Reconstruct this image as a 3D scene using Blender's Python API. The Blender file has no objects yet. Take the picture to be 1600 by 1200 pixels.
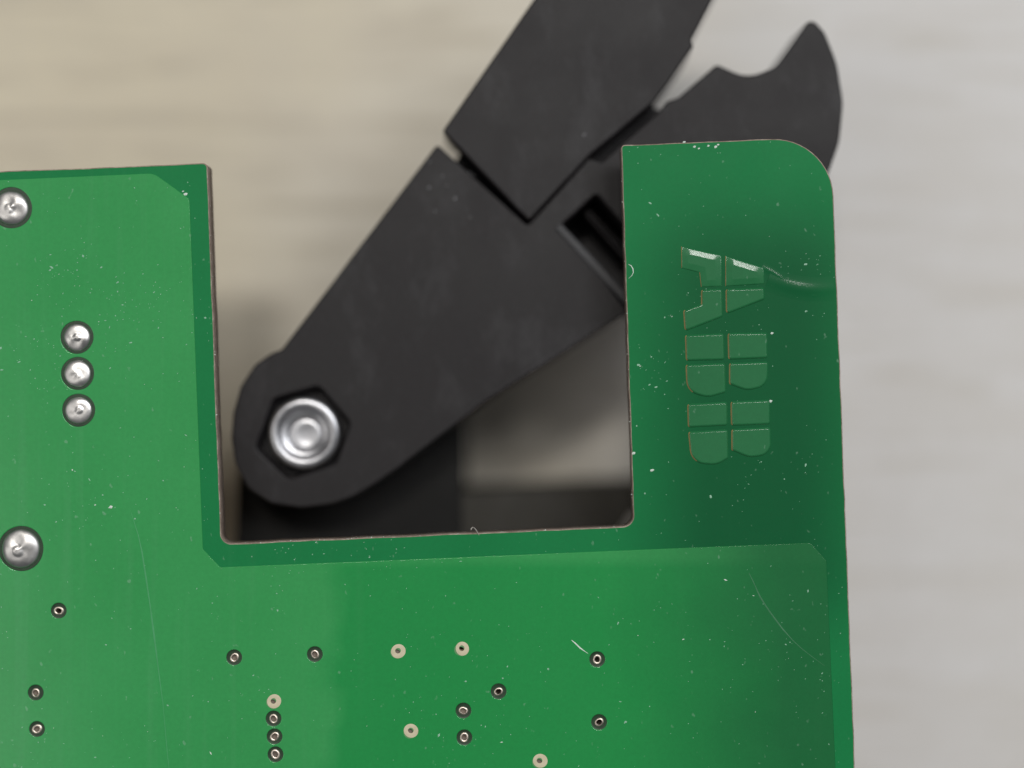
import bpy, bmesh, math, random
from mathutils import Vector, Matrix
from mathutils.geometry import delaunay_2d_cdt

R = math.radians
random.seed(11)
scene = bpy.context.scene
C = scene.collection

# ------------------------------------------------------------------ scale
# 1 Blender unit = 1 cm.  All sizes below are given in millimetres and multiplied by MM.
MM = 0.1
H = 110.0                 # camera height above the board's upper face, mm
PPM = 22.5                # photo pixels per mm on the board's upper face

# ------------------------------------------------------------------ camera
cam_d = bpy.data.cameras.new('camera')
cam = bpy.data.objects.new('camera', cam_d)
C.objects.link(cam)
cam.location = (0, 0, H*MM)
cam_d.sensor_width = 36.0
cam_d.lens = 36.0 * H / (1600/PPM)
cam_d.clip_start = 0.1
cam_d.clip_end = 1000
cam_d.dof.use_dof = True
cam_d.dof.focus_distance = H*MM
cam_d.dof.aperture_fstop = cam_d.lens*1e-3 / (11.5*MM)
cam_d.dof.aperture_blades = 0
scene.camera = cam

# ------------------------------------------------------------------ world and lamps
world = bpy.data.worlds.new('World')
scene.world = world
world.use_nodes = True
bg = world.node_tree.nodes['Background']
bg.inputs['Color'].default_value = (0.92, 0.96, 1.0, 1)
bg.inputs['Strength'].default_value = 0.12

def lamp(name, direction, dist, sx, sy, power, col):
    l = bpy.data.lights.new(name, 'AREA')
    l.shape = 'RECTANGLE'
    l.size, l.size_y = sx, sy
    l.energy = power
    l.color = col
    o = bpy.data.objects.new(name, l)
    d = Vector(direction).normalized()
    o.location = d*dist
    o.rotation_euler = d.to_track_quat('Z', 'Y').to_euler()
    C.objects.link(o)
    return o

lamp('ceiling_lamp', (-0.10, 0.41, 1.0), 150, 24, 17, 74000, (1.0, 0.965, 0.91))
lamp('side_lamp', (-0.72, -0.16, 1.0), 150, 60, 90, 29000, (1.0, 0.97, 0.93))
lamp('glint_lamp', (0.215, 0.40, 1.0), 150, 32, 10, 34000, (1.0, 0.98, 0.95))  # added unseen lamp, aimed so the logo's upper edges catch a glint
lamp('fill_light', (1.0, 0.45, 1.0), 150, 80, 80, 19000, (0.95, 0.97, 1.0))  # unseen fill added from the right to lift the tabletop left of the lever
lamp('tube_lamp', (0.50, 0.40, 1.0), 150, 72, 15, 76000, (0.95, 0.97, 1.0))

scene.view_settings.view_transform = 'Standard'
scene.view_settings.look = 'None'
scene.view_settings.exposure = -0.16
scene.view_settings.gamma = 1.0
scene.render.engine = 'CYCLES'
scene.cycles.max_bounces = 8

def P(px, py, depth=0.0):
    """photo pixel measured on a face `depth` mm below the board's upper face -> mm"""
    k = (H+depth)/H/PPM
    return Vector(((px-800)*k, (600-py)*k))

# ------------------------------------------------------------------ node helpers
def mat(name):
    m = bpy.data.materials.new(name)
    m.use_nodes = True
    return m, m.node_tree, m.node_tree.nodes['Principled BSDF']

def N(nt, kind, **kw):
    n = nt.nodes.new(kind)
    for k, v in kw.items():
        if hasattr(n, k):
            setattr(n, k, v)
        else:
            n.inputs[k].default_value = v
    return n

def L(nt, a, b):
    nt.links.new(a, b)

def coords(nt, scale=(1, 1, 1), rot=(0, 0, 0), loc=(0, 0, 0)):
    t = N(nt, 'ShaderNodeTexCoord')
    m = N(nt, 'ShaderNodeMapping')
    m.inputs['Scale'].default_value = scale
    m.inputs['Rotation'].default_value = rot
    m.inputs['Location'].default_value = loc
    L(nt, t.outputs['Object'], m.inputs['Vector'])
    return m.outputs['Vector']

def noise(nt, vec, scale, detail=3.0, rough=0.55, dist=0.0):
    n = N(nt, 'ShaderNodeTexNoise')
    n.inputs['Scale'].default_value = scale
    n.inputs['Detail'].default_value = detail
    n.inputs['Roughness'].default_value = rough
    n.inputs['Distortion'].default_value = dist
    L(nt, vec, n.inputs['Vector'])
    return n.outputs['Fac']

def ramp(nt, fac, stops):
    r = N(nt, 'ShaderNodeValToRGB')
    e = r.color_ramp.elements
    while len(e) < len(stops):
        e.new(0.5)
    for el, (p, c) in zip(e, stops):
        el.position = p
        el.color = (*c, 1) if len(c) == 3 else c
    L(nt, fac, r.inputs['Fac'])
    return r.outputs['Color']

def maprange(nt, v, a, b, c, d):
    m = N(nt, 'ShaderNodeMapRange')
    m.inputs['From Min'].default_value = a
    m.inputs['From Max'].default_value = b
    m.inputs['To Min'].default_value = c
    m.inputs['To Max'].default_value = d
    L(nt, v, m.inputs['Value'])
    return m.outputs['Result']

def mix(nt, fac, a, b):
    m = N(nt, 'ShaderNodeMix', data_type='RGBA')
    if isinstance(fac, (int, float)):
        m.inputs['Factor'].default_value = fac
    else:
        L(nt, fac, m.inputs['Factor'])
    for s, v in ((6, a), (7, b)):
        if isinstance(v, tuple):
            m.inputs[s].default_value = (*v, 1)
        else:
            L(nt, v, m.inputs[s])
    return m.outputs[2]

def math_(nt, op, a, b):
    m = N(nt, 'ShaderNodeMath', operation=op)
    for i, v in enumerate((a, b)):
        if isinstance(v, (int, float)):
            m.inputs[i].default_value = v
        else:
            L(nt, v, m.inputs[i])
    return m.outputs[0]

def bump(nt, b, height, strength, dist):
    n = N(nt, 'ShaderNodeBump')
    n.inputs['Strength'].default_value = strength
    n.inputs['Distance'].default_value = dist
    L(nt, height, n.inputs['Height'])
    L(nt, n.outputs['Normal'], b.inputs['Normal'])

# ------------------------------------------------------------------ materials
def lacquer(name, base, alt, plane=None, rough=0.22, haze=0.06, inner=None, spec=0.25):
    """green solder mask: glossy lacquer with faint mottling, dusty rub marks and fine scratches"""
    m, nt, b = mat(name)
    v = coords(nt)
    fine = noise(nt, v, 38, 4, 0.6)
    big = noise(nt, v, 0.9, 3, 0.5)
    c = mix(nt, maprange(nt, big, 0.35, 0.65, 0, 1), base, alt)
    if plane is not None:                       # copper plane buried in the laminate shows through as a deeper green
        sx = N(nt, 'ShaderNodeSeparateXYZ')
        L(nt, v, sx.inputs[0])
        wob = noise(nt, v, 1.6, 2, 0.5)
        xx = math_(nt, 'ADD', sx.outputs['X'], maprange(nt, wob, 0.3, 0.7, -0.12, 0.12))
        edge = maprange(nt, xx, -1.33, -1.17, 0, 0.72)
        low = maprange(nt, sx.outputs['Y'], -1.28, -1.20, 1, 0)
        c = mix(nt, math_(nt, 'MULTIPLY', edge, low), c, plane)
        c = mix(nt, maprange(nt, xx, 0.7, 1.9, 0, 0.85), c, (0.008, 0.118, 0.036))  # apart from the buried plane: green deepens smoothly towards the right
    if inner is not None:                       # darker green in the middle of the tab, fading out towards its edges
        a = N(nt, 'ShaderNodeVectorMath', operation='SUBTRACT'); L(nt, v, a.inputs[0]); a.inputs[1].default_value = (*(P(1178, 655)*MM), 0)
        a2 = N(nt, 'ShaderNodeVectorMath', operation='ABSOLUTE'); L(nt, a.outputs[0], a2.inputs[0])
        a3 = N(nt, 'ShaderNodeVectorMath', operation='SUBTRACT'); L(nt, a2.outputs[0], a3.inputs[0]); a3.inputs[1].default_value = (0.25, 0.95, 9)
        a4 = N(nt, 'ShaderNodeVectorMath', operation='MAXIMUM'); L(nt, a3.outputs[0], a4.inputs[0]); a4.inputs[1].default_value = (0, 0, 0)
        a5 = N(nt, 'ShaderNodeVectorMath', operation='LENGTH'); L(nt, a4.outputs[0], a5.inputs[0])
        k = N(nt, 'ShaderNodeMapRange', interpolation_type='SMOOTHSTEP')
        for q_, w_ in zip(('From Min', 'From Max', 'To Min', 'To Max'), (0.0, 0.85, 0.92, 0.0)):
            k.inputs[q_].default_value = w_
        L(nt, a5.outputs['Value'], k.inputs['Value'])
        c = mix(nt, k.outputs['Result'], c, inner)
    streak = noise(nt, coords(nt, (9, 0.32, 1), (0, 0, R(-2))), 1.0, 3, 0.6)
    sxx = N(nt, 'ShaderNodeSeparateXYZ')
    L(nt, v, sxx.inputs[0])
    streak = math_(nt, 'MULTIPLY', maprange(nt, streak, 0.52, 0.75, 0, 1), maprange(nt, sxx.outputs['X'], -2.6, -0.6, 1, 0.1))
    c = mix(nt, maprange(nt, streak, 0, 1, 0, haze), c, (0.30, 0.48, 0.36))
    sp = noise(nt, coords(nt, (1, 0.75, 1), (0, 0, R(35))), 21, 2, 0.5)
    c = mix(nt, maprange(nt, sp, 0.70, 0.78, 0, 0.30), c, (0.32, 0.50, 0.38))
    c = mix(nt, maprange(nt, fine, 0.3, 0.7, 0.0, 0.10), c, (0.01, 0.05, 0.02))
    L(nt, c, b.inputs['Base Color'])
    rr = noise(nt, v, 2.2, 4, 0.6)
    L(nt, maprange(nt, rr, 0.3, 0.7, 0.42, 0.54), b.inputs['Roughness'])
    h = math_(nt, 'ADD', math_(nt, 'MULTIPLY', noise(nt, v, 5.5, 2, 0.5), 1.0), math_(nt, 'MULTIPLY', fine, 0.12))
    bump(nt, b, h, 0.18, 0.006)
    b.inputs['Specular IOR Level'].default_value = spec
    b.inputs['Coat Weight'].default_value = 0.6
    b.inputs['Coat Roughness'].default_value = 0.10
    return m

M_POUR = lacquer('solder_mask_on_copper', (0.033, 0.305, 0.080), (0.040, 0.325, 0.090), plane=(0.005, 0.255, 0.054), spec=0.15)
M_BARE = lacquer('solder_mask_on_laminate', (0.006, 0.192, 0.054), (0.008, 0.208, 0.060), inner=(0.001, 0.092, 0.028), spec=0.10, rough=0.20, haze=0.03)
M_BARE.node_tree.nodes['Principled BSDF'].inputs['Subsurface Weight'].default_value = 0.0
M_BARE.node_tree.nodes['Principled BSDF'].inputs['Subsurface Radius'].default_value = (0.06, 0.30, 0.12)
M_BARE.node_tree.nodes['Principled BSDF'].inputs['Subsurface Scale'].default_value = 1.0
M_LOGO = lacquer('solder_mask_on_logo', (0.015, 0.150, 0.050), (0.020, 0.162, 0.057), rough=0.20, haze=0.03, spec=0.14)

def fr4():
    m, nt, b = mat('milled_laminate_edge')
    f = noise(nt, coords(nt, (14, 14, 60)), 1.0, 4, 0.7)
    L(nt, ramp(nt, f, [(0.30, (0.16, 0.115, 0.090)), (0.55, (0.34, 0.265, 0.215)), (0.75, (0.55, 0.48, 0.41))]), b.inputs['Base Color'])
    b.inputs['Roughness'].default_value = 0.8
    bump(nt, b, f, 0.6, 0.03)
    return m
M_EDGE = fr4()

def black_plastic(name, col, rough, dustf):
    m, nt, b = mat(name)
    v = coords(nt)
    big = noise(nt, v, 1.4, 5, 0.62)
    fine = noise(nt, v, 75, 3, 0.7)
    c = mix(nt, maprange(nt, big, 0.3, 0.7, 0, 1), tuple(x*0.8 for x in col), tuple(x*1.3 for x in col))
    sm = noise(nt, coords(nt, (1, 0.5, 1), (0, 0, R(40))), 3.0, 5, 0.7)
    c = mix(nt, maprange(nt, sm, 0.52, 0.75, 0, dustf), c, (0.16, 0.16, 0.17))
    c = mix(nt, maprange(nt, fine, 0.55, 0.85, 0, 0.25), c, (0.10, 0.095, 0.10))
    L(nt, c, b.inputs['Base Color'])
    L(nt, maprange(nt, big, 0.3, 0.7, rough-0.05, rough+0.08), b.inputs['Roughness'])
    b.inputs['Specular IOR Level'].default_value = 0.30
    bump(nt, b, fine, 0.35, 0.006)
    return m
M_LEVER = black_plastic('black_moulded_plastic', (0.0090, 0.0074, 0.0082), 0.50, 0.12)
M_BRACKET = black_plastic('black_bracket_plastic', (0.0045, 0.0043, 0.0038), 0.75, 0.02)

M_HIGHLIGHT_STRIP = black_plastic('highlight_lip_plastic', (0.045, 0.045, 0.048), 0.42, 0.2)  # paler black: the pocket edge's highlight is put into the colour
M_FOOT = black_plastic('dark_grey_bar_plastic', (0.028, 0.026, 0.021), 0.65, 0.08)

def metal(name, col, rough, bscale, bstr, dark=None):
    m, nt, b = mat(name)
    v = coords(nt)
    n1 = noise(nt, v, bscale, 3, 0.6)
    b.inputs['Metallic'].default_value = 1.0
    L(nt, mix(nt, maprange(nt, n1, 0.3, 0.7, 0, 1), tuple(x*0.82 for x in col), col), b.inputs['Base Color'])
    L(nt, maprange(nt, n1, 0.3, 0.7, rough-0.06, rough+0.1), b.inputs['Roughness'])
    bump(nt, b, n1, bstr, 0.006)
    return m
M_SOLDER = metal('tin_solder', (0.74, 0.72, 0.70), 0.38, 9, 0.22)
M_RIVET = metal('nickel_plated_steel', (0.52, 0.52, 0.54), 0.34, 5, 0.03)
M_TIN = metal('tinned_via_rim', (0.80, 0.70, 0.60), 0.40, 40, 0.4)

def plain(name, a, c2, rough, scale=20):
    m, nt, b = mat(name)
    n1 = noise(nt, coords(nt), scale, 3, 0.6)
    L(nt, mix(nt, maprange(nt, n1, 0.3, 0.7, 0, 1), a, c2), b.inputs['Base Color'])
    b.inputs['Roughness'].default_value = rough
    return m
M_TAN = plain('thin_lacquer_over_copper', (0.26, 0.20, 0.08), (0.34, 0.25, 0.11), 0.4)
M_BLEED = plain('thin_green_lacquer', (0.085, 0.27, 0.10), (0.12, 0.29, 0.12), 0.4)
M_RING = plain('dark_flux_ring', (0.008, 0.026, 0.010), (0.015, 0.044, 0.017), 0.45)
M_CREAM = plain('bare_cream_annulus', (0.56, 0.50, 0.34), (0.66, 0.58, 0.42), 0.45)
M_PLUG = plain('hole_filling', (0.10, 0.075, 0.055), (0.17, 0.13, 0.10), 0.6)
M_HOLE = plain('deep_hole', (0.012, 0.010, 0.008), (0.02, 0.016, 0.012), 0.7)
M_DUST = plain('pale_dust', (0.24, 0.46, 0.32), (0.34, 0.56, 0.42), 0.8)
M_FLECK = plain('white_fleck', (0.55, 0.66, 0.58), (0.75, 0.80, 0.75), 0.6)
M_EDGEF = plain('broken_glass_fibre', (0.22, 0.24, 0.20), (0.40, 0.40, 0.35), 0.7)
M_GREYDUST = plain('grey_dust', (0.10, 0.10, 0.10), (0.20, 0.20, 0.21), 0.8)

def table_mat():
    m, nt, b = mat('cream_wood_grain_laminate')
    v = coords(nt)
    sx = N(nt, 'ShaderNodeSeparateXYZ')
    L(nt, v, sx.inputs[0])
    wob = noise(nt, v, 0.28, 2, 0.5)
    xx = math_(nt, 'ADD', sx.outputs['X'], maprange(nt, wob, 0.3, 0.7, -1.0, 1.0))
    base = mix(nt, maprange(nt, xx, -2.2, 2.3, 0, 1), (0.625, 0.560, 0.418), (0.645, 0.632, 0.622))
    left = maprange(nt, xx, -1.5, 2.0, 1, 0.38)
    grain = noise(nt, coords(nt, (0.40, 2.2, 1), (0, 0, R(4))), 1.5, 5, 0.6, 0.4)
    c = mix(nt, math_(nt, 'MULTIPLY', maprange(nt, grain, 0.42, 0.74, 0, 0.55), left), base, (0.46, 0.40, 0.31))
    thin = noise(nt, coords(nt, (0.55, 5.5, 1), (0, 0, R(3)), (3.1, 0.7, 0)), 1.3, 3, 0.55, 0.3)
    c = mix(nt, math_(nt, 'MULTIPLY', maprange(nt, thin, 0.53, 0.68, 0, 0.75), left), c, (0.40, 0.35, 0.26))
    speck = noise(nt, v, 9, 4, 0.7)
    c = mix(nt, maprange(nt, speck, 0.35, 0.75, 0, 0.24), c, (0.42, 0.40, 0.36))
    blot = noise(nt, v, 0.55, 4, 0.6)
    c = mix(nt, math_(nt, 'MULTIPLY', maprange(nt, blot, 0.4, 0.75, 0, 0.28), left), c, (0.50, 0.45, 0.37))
    L(nt, c, b.inputs['Base Color'])
    b.inputs['Roughness'].default_value = 0.55
    bump(nt, b, grain, 0.15, 0.02)
    return m
M_TABLE = table_mat()

# ------------------------------------------------------------------ geometry helpers
def rounded(pts, n=6):
    """closed outline from [(x, y, radius)]: arcs at the corners"""
    out = []
    m = len(pts)
    for i in range(m):
        p = Vector(pts[i][:2]); r = pts[i][2] if len(pts[i]) > 2 else 0
        a = Vector(pts[i-1][:2]); b = Vector(pts[(i+1) % m][:2])
        if r <= 0:
            out.append(p); continue
        u = (a-p).normalized(); w = (b-p).normalized()
        ang = u.angle(w)
        t = min(r/math.tan(ang/2), (a-p).length*0.49, (b-p).length*0.49)
        r2 = t*math.tan(ang/2)
        c = p+(u+w).normalized()*(r2/math.sin(ang/2))
        s = p+u*t; e = p+w*t
        a0 = math.atan2(s.y-c.y, s.x-c.x); a1 = math.atan2(e.y-c.y, e.x-c.x)
        d = (a1-a0+math.pi) % (2*math.pi)-math.pi
        k = max(2, int(n*abs(d)/1.57)+1)
        for j in range(k+1):
            q = a0+d*j/k
            out.append(Vector((c.x+r2*math.cos(q), c.y+r2*math.sin(q))))
    return out

def area(l):
    return sum(l[i].x*l[(i+1) % len(l)].y-l[(i+1) % len(l)].x*l[i].y for i in range(len(l)))/2

def dense(l, step, jit=0.0):
    """subdivide an outline; jit roughens it slightly, like a milled or moulded edge"""
    out = []
    for i in range(len(l)):
        a, b = l[i], l[(i+1) % len(l)]
        k = max(1, int((b-a).length/step))
        nrm = Vector((-(b-a).y, (b-a).x)).normalized() if (b-a).length > 0 else Vector((0, 0))
        for j in range(k):
            o = random.uniform(-jit, jit) if j else 0
            out.append(a.lerp(b, j/k)+nrm*o)
    return out

def circle(c, r, n=28, wob=0.0):
    c = Vector(c)
    ph = random.random()*6.28
    return [c+Vector((math.cos(2*math.pi*i/n), math.sin(2*math.pi*i/n)))*(r*(1+wob*math.sin(3*2*math.pi*i/n+ph))) for i in range(n)]

def offset(loop, d):
    """move a CCW outline outward by d"""
    n = len(loop); out = []
    for i in range(n):
        e1 = (loop[i]-loop[i-1]); e2 = (loop[(i+1) % n]-loop[i])
        n1 = Vector((e1.y, -e1.x)).normalized(); n2 = Vector((e2.y, -e2.x)).normalized()
        m = n1+n2
        if m.length < 1e-6:
            out.append(loop[i].copy()); continue
        m.normalize()
        out.append(loop[i]+m*(d/max(0.5, m.dot(n1))))
    return out

def obj(name, bm, materials, parent=None, smooth=True, angle=38):
    flat = any(f.smooth for f in bm.faces)      # plates have already said which faces are smooth
    me = bpy.data.meshes.new(name)
    bmesh.ops.transform(bm, matrix=Matrix.Scale(MM, 4), verts=bm.verts)
    if smooth and not flat:
        for f in bm.faces:
            f.smooth = True
    bm.to_mesh(me); bm.free()
    for m in (materials if isinstance(materials, (list, tuple)) else [materials]):
        me.materials.append(m)
    if smooth and not flat:
        me.set_sharp_from_angle(angle=R(angle))
    o = bpy.data.objects.new(name, me)
    C.objects.link(o)
    if parent is not None:
        o.parent = parent
        o.matrix_parent_inverse = parent.matrix_world.inverted()
    return o

def thing(name, label, cat, loc=(0, 0, 0)):
    o = bpy.data.objects.new(name, None)
    o.empty_display_size = 0.2
    o.location = Vector(loc)*MM
    C.objects.link(o)
    bpy.context.view_layer.update()
    o['label'] = label; o['category'] = cat
    return o

def plate(outer, holes, prof, hprof=None, side=0, cap=0, bottom=True, bm=None):
    """solid plate: rings (outward offset, z) from the bottom to the top of every outline, caps triangulated"""
    bm = bm or bmesh.new()
    hprof = hprof or prof
    loops = [(outer if area(outer) > 0 else outer[::-1], prof, 1)]
    for h in holes:
        loops.append((h if area(h) > 0 else h[::-1], hprof, -1))
    tops, bots = [], []
    for lp, pf, sgn in loops:
        rings = []
        for d, z in pf:
            rings.append([bm.verts.new((p.x, p.y, z)) for p in offset(lp, d*sgn)])
        for a, b in zip(rings[:-1], rings[1:]):
            for i in range(len(a)):
                j = (i+1) % len(a)
                q = (a[i], a[j], b[j], b[i])
                f = bm.faces.new(q if sgn > 0 else q[::-1])
                f.material_index = side
                f.smooth = True
        tops.append(rings[-1]); bots.append(rings[0])
    for group, up in ((tops, True), (bots, False)):
        if not up and not bottom:
            continue
        vs = [v for r in group for v in r]
        faces, k = [], 0
        for gi, r in enumerate(group):
            idx = list(range(k, k+len(r))); k += len(r)
            faces.append(idx if gi == 0 else idx[::-1])
        res = delaunay_2d_cdt([Vector((v.co.x, v.co.y)) for v in vs], [], faces, 2, 1e-6)
        ov = res[3]
        for tri in res[2]:
            try:
                t = [vs[ov[i][0]] for i in tri]
                a, b, c = (x.co for x in t[:3])
                if ((b-a).cross(c-a).z > 0) != up:
                    t = t[::-1]
                f = bm.faces.new(t)
                f.material_index = cap if up else side
            except (ValueError, IndexError):
                pass
    return bm

def round_top(z0, z1, r, n=4, draft=0.0):
    pf = [(draft, z0)]
    for i in range(n+1):
        a = math.pi/2*i/n
        pf.append((-r*(1-math.cos(a)), z1-r+r*math.sin(a)))
    return pf

def lathe(c, prof, n=40, wob=0.0, shift=(0, 0), bm=None):
    """surface of revolution from [(radius, z)], outermost first; last radius 0 closes it"""
    bm = bm or bmesh.new()
    ph = random.random()*6.28
    r0 = max(p[0] for p in prof)
    rings = []
    for r, z in prof:
        k = 1-r/r0
        cx, cy = c[0]+shift[0]*k, c[1]+shift[1]*k
        if r < 1e-6:
            rings.append([bm.verts.new((cx, cy, z))]); continue
        rings.append([bm.verts.new((cx+r*(1+wob*math.sin(2*a+ph))*math.cos(a), cy+r*(1+wob*math.sin(2*a+ph))*math.sin(a), z))
                      for a in (2*math.pi*i/n for i in range(n))])
    for a, b in zip(rings[:-1], rings[1:]):
        for i in range(n):
            j = (i+1) % n
            if len(b) == 1:
                bm.faces.new((a[i], a[j], b[0]))
            else:
                bm.faces.new((a[i], a[j], b[j], b[i]))
    return bm

def annulus(c, r0, r1, z, n=36, crown=0.0, wob=0.0, sh=(0, 0)):
    return lathe(c, [(r1, z), (r0+(r1-r0)*0.72, z+crown*0.8), (r0+(r1-r0)*0.3, z+crown), (r0, z+crown*0.5)], n, wob, sh)

px = 1/PPM                     # one photo pixel on the board, mm

# ------------------------------------------------------------------ the table
TZ = -22.0
bm = bmesh.new()
bmesh.ops.create_cube(bm, size=1.0)
bmesh.ops.scale(bm, vec=(900, 700, 25), verts=bm.verts)
bmesh.ops.translate(bm, vec=(0, 0, TZ-12.5), verts=bm.verts)
bmesh.ops.bevel(bm, geom=bm.edges[:], offset=2, segments=3, affect='EDGES')
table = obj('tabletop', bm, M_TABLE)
table['kind'] = 'structure'
table['label'] = 'cream wood-grain laminate tabletop under the board and lever'

# ------------------------------------------------------------------ circuit board
board = thing('circuit_board', 'green circuit board with deep rectangular notch and raised lettering on its right-hand tab', 'circuit board',
              (P(660, 1000)[0], P(660, 1000)[1], -1.6))
BT = -1.6
outline = rounded([(*P(-420, 285.5), 0), (*P(324, 254.5), 8*px), (*P(346, 850), 16*px), (*P(990, 822), 17*px), (*P(970.5, 226.5), 6*px),
                   (*P(1299, 213.5), 92*px), (*P(1352, 1620), 1.0), (*P(-420, 1690), 0)], 12)
outline = dense(outline, 1.1, 0.022)

dark_vias = [(92, 954, 0), (56, 1082, 1), (58, 1139, 1), (366, 1027, 1), (492, 1022, 1), (427.5, 1122.5, 1), (429, 1150.5, 1),
             (430.5, 1178.5, 1), (933, 1030, 0), (936, 1128, 0), (779, 1080, 0), (724, 1110, 1), (725.5, 1152, 1)]
pale_vias = [(427.5, 1095, 1), (622, 1016.5, 1), (721.5, 1012.5, 0), (642, 1141, 1), (843, 1188, 1)]
joints = [(18, 325, 27, 33), (120.5, 527, 21.5, 26.5), (121.5, 583.5, 21.5, 26.5), (123, 641, 21.5, 26.5), (33, 857, 30.5, 36)]
VH = 4.6*px

holes = [circle(P(x, y), VH*1.02, 18) for x, y, _ in dark_vias+pale_vias]
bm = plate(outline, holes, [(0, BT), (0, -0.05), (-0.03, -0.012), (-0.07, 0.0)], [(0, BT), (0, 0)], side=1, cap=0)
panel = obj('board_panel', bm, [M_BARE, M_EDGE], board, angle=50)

# copper pour under the lacquer: a low plateau with sloping edges
PT = 0.06
pour = rounded([(*P(-415, 300), 0), (*P(240, 271), 26*px), (*P(296, 311), 10*px), (*P(317, 858), 6*px), (*P(344, 886.5), 6*px),
                (*P(1266, 848), 8*px), (*P(1291, 876), 8*px), (*P(1323, 1615), 0), (*P(-415, 1680), 0)], 6)
ph = [circle(P(x, y), 12.2*px, 26) for x, y, _ in dark_vias] + [circle(P(x, y), VH*1.02, 18) for x, y, _ in pale_vias]
ph += [circle(P(x, y), (r2-0.8)*px, 40, 0.01) for x, y, r, r2 in joints]
W = 0.035
prof = [(0.02, -0.02), (0.0, PT*0.5), (-W*0.4, PT*0.85), (-W, PT)]
hpf = [(0.0, -0.02), (0.0, PT*0.55), (-0.03, PT*0.88), (-0.06, PT)]
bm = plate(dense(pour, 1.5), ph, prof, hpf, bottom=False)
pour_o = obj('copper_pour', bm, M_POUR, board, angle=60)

# raised logo: twelve lacquered copper segments
def seg(pts, wide=0.0, glint=False):
    pl = rounded([(*P(x, y), (0 if glint else max(r, 2.9))*px) for x, y, r in pts], 8)
    h = 0.13
    pf = [(0.09, -0.02), (0.045, 0.035), (0.0, 0.09), (-0.03, 0.112), (-0.06, 0.124), (-0.10, h)]
    if glint:
        pf = [(0.10, -0.02), (0.07, 0.03), (0.045, 0.060), (0.0, 0.070), (-0.03, 0.0748), (-0.17, 0.097), (-0.32, 0.121), (-0.38, h)]
    bm = plate(dense(pl, 0.6), [], pf, bottom=False)
    for f in bm.faces:                          # lacquer worn thin along the left-hand edges: copper tan shows
        f.normal_update()
        if f.normal.x < -0.45 and max(v.co.z for v in f.verts) < 0.095:
            f.material_index = 1
    return obj('logo_segment', bm, [M_LOGO, M_TAN], board, angle=60)
def S(z):                        # coordinates measured on an enlarged crop
    return [(980+x*0.225, 350+y*0.225, r) for x, y, r in z]
def S2(z):
    return [(980+x*0.225, 560+y*0.225, r) for x, y, r in z]
# the A
seg(S([(384, 165, 3), (648, 225, 2), (650, 425, 2), (520, 430, 2), (508, 330, 2), (384, 300, 2)]), glint=True)
seg(S([(690, 232, 2), (940, 310, 3), (945, 408, 2), (690, 424, 2)]), glint=True)
seg(S([(520, 462, 2), (652, 456, 2), (658, 640, 2), (405, 738, 3), (396, 605, 2), (520, 560, 2)]))
seg(S([(690, 458, 2), (945, 448, 2), (948, 520, 3), (692, 618, 2)]))
# the first B
seg(S([(408, 776, 2), (664, 766, 2), (670, 938, 2), (414, 945, 2)]))
seg(S([(704, 764, 2), (966, 760, 3), (968, 926, 2), (708, 936, 2)]))
seg(S([(412, 982, 2), (674, 972, 2), (680, 1165, 3), (560, 1200, 32), (420, 1160, 46)]))
seg(S([(714, 972, 2), (972, 962, 2), (970, 1120, 36), (830, 1152, 30), (714, 1108, 2)]))
# the second B
seg(S2([(424, 322, 2), (688, 308, 2), (690, 460, 2), (428, 474, 2)]))
seg(S2([(724, 306, 2), (984, 294, 3), (986, 452, 2), (728, 462, 2)]))
seg(S2([(430, 514, 2), (692, 500, 2), (696, 690, 3), (620, 735, 30), (450, 720, 48)]))
seg(S2([(730, 498, 2), (988, 484, 2), (994, 660, 38), (850, 684, 30), (730, 634, 2)]))

# vias
def via(x, y, plugged, pale):
    c = P(x, y)
    j = lambda t: random.uniform(-t, t)
    if pale:
        ox, oy = 0.03+j(.025), -0.015+j(.025)
        bm = annulus(c+Vector((ox, oy)), VH*0.95, 11.0*px*random.uniform(.95, 1.03), PT+0.006, 32, 0.012, 0.03, (-ox/.6, -oy/.6))
        m = M_CREAM
    else:
        bm = annulus(c+Vector((j(.012), -0.02+j(.012))), VH*0.9, 7.6*px*random.uniform(.92, 1.06), 0.004, 30, 0.06, 0.09)
        m = M_TIN
    z = PT if pale else 0.03
    lathe(c, [(VH*0.98, z), (VH*0.98, -0.8), (VH*0.94, -1.55)], 18, bm=bm)     # plated barrel
    v = obj('via', bm, m, board, angle=45)
    v['label'] = 'via with a cream ring' if pale else 'via with a dark ring and bright rim'
    obj('hole_filling', lathe(c, [(VH*0.97, -0.06 if plugged else -0.75), (VH*0.5, -0.10 if plugged else -0.8), (0, -0.12 if plugged else -0.82)], 18),
        M_PLUG if plugged else M_HOLE, v)
    if pale:                                     # lacquer bled thin below the ring
        obj('lacquer_bleed', lathe(c+Vector((-0.06+j(.02), -0.12+j(.02))), [(10.2*px, PT+0.001), (8*px, PT+0.002), (VH*1.02, PT+0.003)], 28, 0.05), M_BLEED, v)
    else:                                        # dished ring where the copper is cleared away
        obj('clearance_ring', lathe(c, [(13.0*px, PT*0.6), (11.6*px, 0.016), (9.4*px, 0.006), (6.0*px, 0.005)], 30, 0.03), M_RING, v)
for x, y, p in dark_vias:
    via(x, y, p, False)
for x, y, p in pale_vias:
    via(x, y, p, True)

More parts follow.
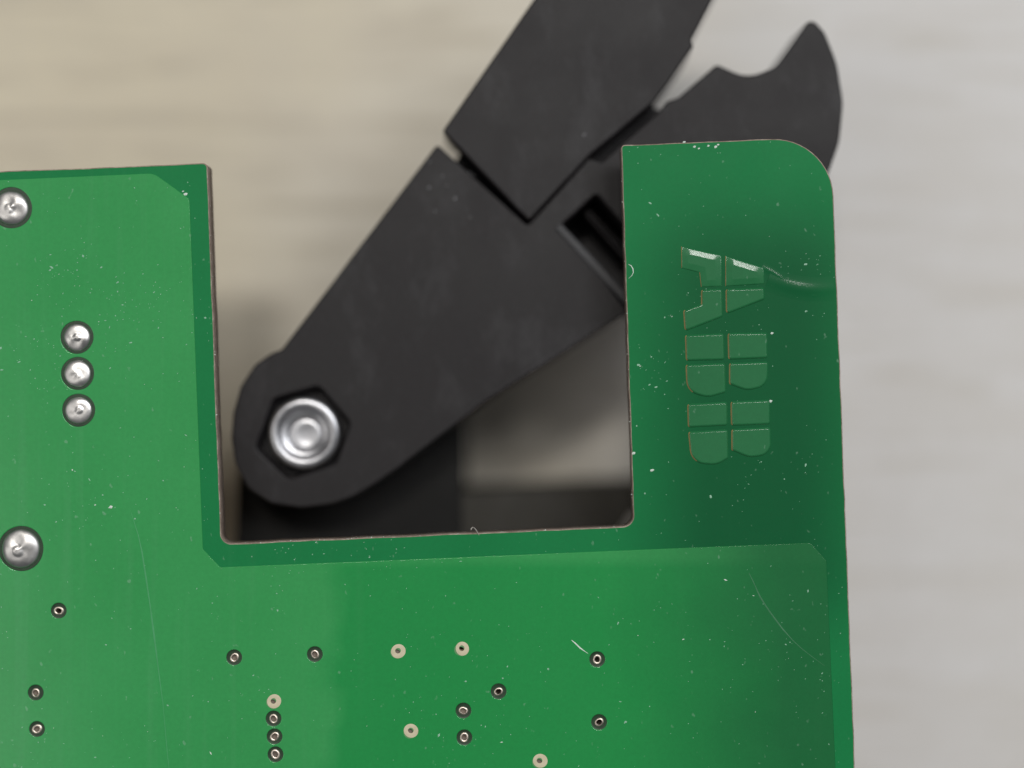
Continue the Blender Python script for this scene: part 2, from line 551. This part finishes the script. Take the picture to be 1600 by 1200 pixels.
# solder joints with the pin tip showing as a soft nub
for k, (x, y, r, r2) in enumerate(joints):
    c = P(x, y); q = r*px
    hh = 0.25*q*random.uniform(0.9, 1.15)
    sh = (random.uniform(-.16, .16)*q, random.uniform(-.16, .16)*q)
    nub = random.uniform(0.05, 0.22)
    pr = [(1.0, 0.0), (0.99, 0.14), (0.96, 0.32), (0.90, 0.50), (0.80, 0.67), (0.68, 0.80), (0.56, 0.88), (0.46, 0.91), (0.38, 0.92), (0.32, 0.93),
          (0.26, 0.95+0.3*nub), (0.20, 0.97+0.7*nub), (0.12, 0.98+nub), (0.05, 0.98+1.05*nub), (0, 0.98+1.05*nub)]
    bm = lathe(c, [(a*q, b*hh) for a, b in pr], 44, 0.012, sh)
    for v in bm.verts:                                   # hand-soldered unevenness
        d = Vector((v.co.x-c.x, v.co.y-c.y))
        a = math.atan2(d.y, d.x)
        v.co.z += hh*(0.10*math.sin(2*a+k*1.7)+0.06*math.sin(3*a+k*2.9))*(d.length/q)*(1-d.length/q)*4
    s = obj('solder_joint', bm, M_SOLDER, board, angle=80)
    obj('clearance_ring', annulus(c, 0.93*q, (r2-0.6)*px, 0.006, 44, 0.004), M_RING, s)

# a ridge of dried lacquer running from the logo to the tab's right edge
def ridge(pts, w, h, name):
    bm = bmesh.new()
    prev = None
    n = len(pts)
    for i, (x, y) in enumerate(pts):
        p = P(x, y)
        t = (P(*pts[min(i+1, n-1)])-P(*pts[max(i-1, 0)])).normalized()
        nr = Vector((-t.y, t.x))
        f = math.sin(math.pi*(0.08+0.92*i/(n-1)))**0.5 if i < n-1 else 0.25
        row = [bm.verts.new((*(p+nr*w*u), 0.002+h*f*math.exp(-(u*2.1)**2))) for u in (-1, -.7, -.45, -.25, -.1, 0.05, .2, .4, .7, 1)]
        if prev:
            for a in range(len(row)-1):
                bm.faces.new((prev[a+1], prev[a], row[a], row[a+1]))
        prev = row
    bmesh.ops.recalc_face_normals(bm, faces=bm.faces)
    for f in bm.faces:
        if f.normal.z < 0:
            f.normal_flip()
    return obj(name, bm, M_BARE, board, angle=80)
ridge([(1200, 436), (1214, 441), (1230, 446), (1248, 450), (1266, 452), (1285, 452), (1304, 450)], 0.85, 0.068, 'lacquer_ridge')
ridge([(1190, 418), (1204, 424), (1218, 433), (1234, 445), (1252, 457), (1272, 461), (1300, 459)], 0.36, 0.036, 'lacquer_ridge')

# ------------------------------------------------------------------ ejector lever
LT = 4.2                        # its upper face lies this far below the board's upper face
LD = 10.0
lever = thing('ejector_lever', 'black plastic ejector lever with hooked jaw lying slantwise behind the board notch', 'lever', (*P(475, 677, LT), -LD))
def LV(pts):
    return rounded([(*P(x, y, LT), max(r, 5)*px) for x, y, r in pts], 8)
head = [(620, 733), (585, 757), (555, 775), (520, 788), (472, 794), (424, 787), (388, 764), (367, 726), (361, 684), (364, 645), (376, 603), (398, 570), (424, 552), (440, 546)]
arm = LV([(683, 225, 6), (824, 352, 5), (919, 247, 5), (941, 253, 5), (1030, 174, 5), (1042, 158, 6), (1060, 152, 8), (1120, 100, 9), (1168, 122, 60), (1212, 104, 40),
          (1267, 26, 12), (1289, 50, 40), (1308, 98, 90), (1318, 160, 90), (1312, 222, 90), (1288, 290, 60), (1130, 400, 30), (980, 489, 40), (760, 627, 20)]
         + [(x, y, 30) for x, y in head[:-1]] + [(440, 546, 5)])
hole_piv = LV([(474+q_*math.cos(R(a)), 678-q_*math.sin(R(a)), 12) for a, q_ in ((13, 74), (72, 77), (130, 70), (197, 76), (252, 73), (317, 67))])
pocket = LV([(880, 352, 3), (932, 305, 4), (1040, 430, 4), (990, 486, 4)])
bm = plate(dense(arm, 1.5, 0.01), [hole_piv, pocket], round_top(-LD, -LT, 0.16, draft=0.0), [(0, -LD), (0, -LT-0.40), (-0.05, -LT-0.16), (-0.14, -LT-0.04), (-0.24, -LT)])
obj('lever_arm', bm, M_LEVER, lever)
# floor and rib of the pocket
bm = plate(LV([(872, 350, 2), (932, 297, 2), (1050, 432, 2), (990, 495, 2)]), [], [(0, -LD+0.2), (0, -LD+1.0)])
obj('pocket_floor', bm, M_LEVER, lever)
bm = plate(LV([(912, 330, 1), (922, 321, 1), (1034, 440, 1), (1022, 452, 1)]), [], round_top(-LD+1.0, -LT-1.6, 0.25))
obj('pocket_rib', bm, M_LEVER, lever)
bm = plate(LV([(866, 356, 1), (876, 349, 1), (1000, 478, 1), (990, 490, 1)]), [], [(0, -LT-0.3), (0.02, -LT+0.0), (-0.05, -LT+0.07), (-0.14, -LT+0.10)])
obj('pocket_highlight_strip', bm, M_HIGHLIGHT_STRIP, lever)  # strip added along the pocket edge to carry its painted highlight
# grip, a separate moulding slightly proud of the arm
def LG(pts, d=LT-0.5):
    return rounded([(*P(x, y, d), max(r, 6)*px) for x, y, r in pts], 6)
grip = LG([(691, 205, 5), (827, 346, 5), (922, 243, 4), (1022, 160, 20), (1046, 128, 30), (1084, 72, 4), (1081, 62, 3), (1150, -70, 6), (876, -62, 6)])
bm = plate(dense(grip, 1.5, 0.008), [], round_top(-LD+0.6, -LT+0.5, 0.2))
obj('lever_grip', bm, M_LEVER, lever)
# web joining grip and arm lower down
web = rounded([(*P(x, y, 7.5), r*px) for x, y, r in [(708, 262, 2), (800, 110, 2), (985, 110, 2), (1022, 172, 2), (1036, 178, 2), (990, 245, 2), (880, 345, 2), (826, 385, 2)]], 3)
bm = plate(web, [], [(0, -9.6), (0, -6.6)])
obj('lever_web', bm, M_LEVER, lever)

# ------------------------------------------------------------------ bracket and rivet behind the board
bracket = thing('mounting_bracket', 'black mounting bracket under the board with bright hollow rivet through the lever pivot', 'bracket', (*P(560, 760, 12), TZ))
def BK(pts, d):
    return rounded([(*P(x, y, d), r*px) for x, y, r in pts], 4)
bm = plate(BK([(398, 610, 20), (722, 560, 12), (722, 900, 12), (366, 900, 12), (372, 740, 30)], LD+0.3), [], round_top(TZ+0.02, -LD-0.25, 0.2))
obj('bracket_block', bm, M_BRACKET, bracket)
bm = plate(BK([(690, 773, 8), (1030, 757, 8), (1030, 795, 8), (984, 800, 6), (966, 828, 8), (966, 900, 8), (690, 900, 8)], 10.5), [], round_top(TZ+0.02, -10.5, 0.12))
obj('bracket_foot', bm, M_FOOT, bracket)
rc = P(474, 677, LT-0.6)
q = 57/PPM*(H+LT-0.6)/H
rp = [(0.62, -LD-0.3), (0.62, -LT-0.4), (0.95, -LT-0.35), (1.0, -LT-0.10), (0.99, -LT+0.10), (0.955, -LT+0.23), (0.90, -LT+0.31), (0.83, -LT+0.34),
      (0.76, -LT+0.32), (0.71, -LT+0.25), (0.68, -LT+0.14), (0.665, -LT-0.02), (0.64, -LT-0.09), (0.58, -LT-0.10),
      (0.51, -LT-0.16), (0.46, -LT-0.26), (0.43, -LT-0.36), (0.41, -LT-0.37), (0.38, -LT-0.335), (0.34, -LT-0.325), (0.29, -LT-0.335), (0.20, -LT-0.37), (0.10, -LT-0.395), (0, -LT-0.40)]
bm = lathe(rc, [(a*q, z) for a, z in rp], 64)
for v in bm.verts:              # inner nub sits slightly off centre
    d = math.hypot(v.co.x-rc.x, v.co.y-rc.y)
    if d < 0.62*q:
        v.co.x += 0.07*q*(1-d/(0.62*q)); v.co.y -= 0.12*q*(1-d/(0.62*q))
obj('added_hole_floor', lathe(rc, [(1.5*q, -LT-1.5), (1.48*q, -LT-1.4), (0.7*q, -LT-1.38)], 40), M_LEVER, bracket)  # floor added inside the pivot hole so it reads dark grey, not black
riv = obj('rivet', bm, M_RIVET, bracket, angle=75)
riv['label'] = 'bright nickel-plated rivet end with rolled rim'

# ------------------------------------------------------------------ dust, flecks and a fibre
def inside(p, loop):
    r = False
    for i in range(len(loop)):
        a, b = loop[i], loop[i-1]
        if (a.y > p.y) != (b.y > p.y) and p.x < (b.x-a.x)*(p.y-a.y)/(b.y-a.y)+a.x:
            r = not r
    return r
pour_in = offset(pour if area(pour) > 0 else pour[::-1], -W)
pour_out = offset(pour if area(pour) > 0 else pour[::-1], 0.15)
brd_in = offset(outline if area(outline) > 0 else outline[::-1], -0.15)

def fleck(bm, p, z, s, stretch, ang, mi):
    n = random.choice((4, 5, 6))
    top = bm.verts.new((p.x, p.y, z+s*0.35))
    ring = []
    for i in range(n):
        a = 2*math.pi*i/n
        r = s*random.uniform(0.6, 1.2)
        x, y = r*math.cos(a)*stretch, r*math.sin(a)
        ring.append(bm.verts.new((p.x+x*math.cos(ang)-y*math.sin(ang), p.y+x*math.sin(ang)+y*math.cos(ang), z)))
    for i in range(n):
        f = bm.faces.new((ring[i], ring[(i+1) % n], top))
        f.material_index = mi

bm = bmesh.new()
drifts = [(170, 470, 55), (230, 480, 40), (60, 560, 40), (110, 420, 35), (150, 790, 45), (1010, 590, 35), (1150, 500, 40), (1260, 430, 35),
          (620, 865, 50), (450, 860, 40), (1230, 1010, 60), (700, 1130, 70), (90, 1180, 60), (1190, 720, 40)]
cnt = 0
while cnt < 900:
    if random.random() < 0.42:                   # dust gathers in drifts
        k = random.choice(drifts)
        p = P(random.gauss(k[0], k[2]), random.gauss(k[1], k[2]*0.8))
    else:
        p = P(random.uniform(-60, 1345), random.uniform(200, 1240))
    if not inside(p, brd_in):
        continue
    if inside(p, pour_in):
        z = PT
    elif not inside(p, pour_out):
        z = 0.0
    else:
        continue
    if any((p-P(x, y)).length < 16*px for x, y, _ in dark_vias+pale_vias) or any((p-P(x, y)).length < (r2+3)*px for x, y, r, r2 in joints):
        continue
    if -0.5 < p.x-P(1062, 0).x < 8 and P(0, 725).y < p.y < P(0, 380).y and random.random() < 0.5:
        continue
    big = random.random()
    s = (0.022 if big < 0.8 else 0.04 if big < 0.96 else 0.065)*random.uniform(0.7, 1.3)
    fleck(bm, p, z+0.001, s, random.choice((1, 1.3, 1.8, 2.6)), R(random.gauss(25, 40)), 1 if random.random() < 0.07 else 0)
    cnt += 1
# broken glass fibres along the milled notch edge
for i in range(110):
    t = random.random()
    side = random.random()
    if side < 0.55:
        a = P(356, 849.5).lerp(P(975, 823), t)
    elif side < 0.8:
        a = P(989, 800).lerp(P(971, 240), t)
    else:
        a = P(326, 270).lerp(P(344, 836), t)
    fleck(bm, a+Vector((random.uniform(-.05, .05), random.uniform(-.05, .05))), -0.01, random.uniform(0.015, 0.042), random.choice((1, 1.5, 2.2)), random.uniform(0, 3), 1 if random.random() < 0.25 else 2)
# chips on the tab's upper edge and left edge, painted glints by the logo and pour corner
for x, y, s in [(1085, 229, .10), (1092, 232, .07), (1107, 228, .09), (1118, 229, .10), (1122, 226, .07), (1069, 222, .07), 
                (1204, 627, .10), (1206, 521, .09), (1195, 523, .06), (1165, 522, .06), (1019, 735, .10), (990, 708, .09), (290, 303, .10), (286, 299, .07), (921, 1022, .07), (174, 792, .13)]:
    fleck(bm, P(x, y), 0.003 if x != 174 else PT+.002, s, 1.5, R(20), 1)
dust = obj('dust', bm, [M_DUST, M_FLECK, M_EDGEF], None, smooth=False)
dust['kind'] = 'stuff'; dust['label'] = 'fine pale dust, fibre flecks and a few painted glints scattered over the green board'; dust['category'] = 'dust'

def ribbon(pts, w, z, name, m, parent=None):
    bm = bmesh.new(); prev = None; n = len(pts)
    for i, (x, y) in enumerate(pts):
        p = P(x, y)
        t = (P(*pts[min(i+1, n-1)])-P(*pts[max(i-1, 0)])).normalized()
        nr = Vector((-t.y, t.x))*w*(0.35+0.65*math.sin(math.pi*i/(n-1)))*random.uniform(0.5, 1.2)
        row = [bm.verts.new((*(p-nr), z)), bm.verts.new((*p, z+0.012)), bm.verts.new((*(p+nr), z))]
        if prev:
            for a in (0, 1):
                bm.faces.new((prev[a], row[a], row[a+1], prev[a+1]))
        prev = row
    for f in bm.faces:
        f.normal_update()
        if f.normal.z < 0: f.normal_flip()
    return obj(name, bm, m, parent, angle=80)
M_SCR = plain('scratched_lacquer', (0.022, 0.15, 0.055), (0.045, 0.19, 0.085), 0.5, 8)
M_SCR2 = plain('faint_scratch', (0.040, 0.29, 0.095), (0.06, 0.33, 0.13), 0.5, 8)
ribbon([(1170, 895), (1175, 905), (1180, 916), (1186, 930), (1195, 945), (1207, 962), (1222, 982), (1238, 1000), (1252, 1013), (1266, 1024), (1288, 1040)], 0.05, PT+0.001, 'scratch', M_SCR, board)
ribbon([(893, 1000), (899, 1005), (906, 1012), (913, 1017), (919, 1021)], 0.045, PT+0.001, 'scratch', M_FLECK, board)
ribbon([(205, 800), (216, 835), (222, 862), (228, 900), (234, 940), (240, 985), (247, 1040), (255, 1100), (262, 1180), (268, 1230)], 0.05, PT+0.001, 'scratch', M_SCR2, board)

ribbon([(982, 413), (986, 415), (989, 420), (989.5, 426), (987, 431), (982, 435)], 0.035, 0.002, 'scratch', M_FLECK, board)

bm = bmesh.new()
for x, y, s in [(670, 293, .09), (698, 290, .07), (711, 310, .13), (671, 253, .08), (740, 273, .06), (733, 270, .06), (692, 275, .07), (912, 212, .11), (735, 340, .06), (680, 330, .05)]:
    fleck(bm, P(x, y, LT), -LT+0.002 if x != 912 else -LT+0.502, s, 1.5, R(35), 0)
d2 = obj('dust', bm, M_GREYDUST, None, smooth=False)
d2['kind'] = 'stuff'; d2['label'] = 'few grey dust flecks on the black lever'; d2['category'] = 'dust'

bm = bmesh.new()
path = [Vector((*P(749, 837), -0.05)), Vector((*P(747, 833), 0.12)), Vector((*P(744.5, 828), 0.3)), Vector((*P(742, 824.5), 0.4)), Vector((*P(739, 823), 0.42)), Vector((*P(736.5, 825), 0.4)), Vector((*P(736.5, 827), 0.36))]
prev = None
for p in path:
    row = [bm.verts.new(p+Vector((math.cos(a), math.sin(a), 0.3*math.sin(a)))*0.028) for a in (0, 1.26, 2.51, 3.77, 5.03)]
    if prev:
        for i in range(5):
            bm.faces.new((prev[i], prev[(i+1) % 5], row[(i+1) % 5], row[i]))
    prev = row
fib = obj('fibre', bm, plain('pale_fibre', (0.42, 0.40, 0.36), (0.55, 0.52, 0.48), 0.6), None, angle=80)
fib['label'] = 'tiny curled pale fibre sticking up from the lower edge of the board notch'; fib['category'] = 'fibre'
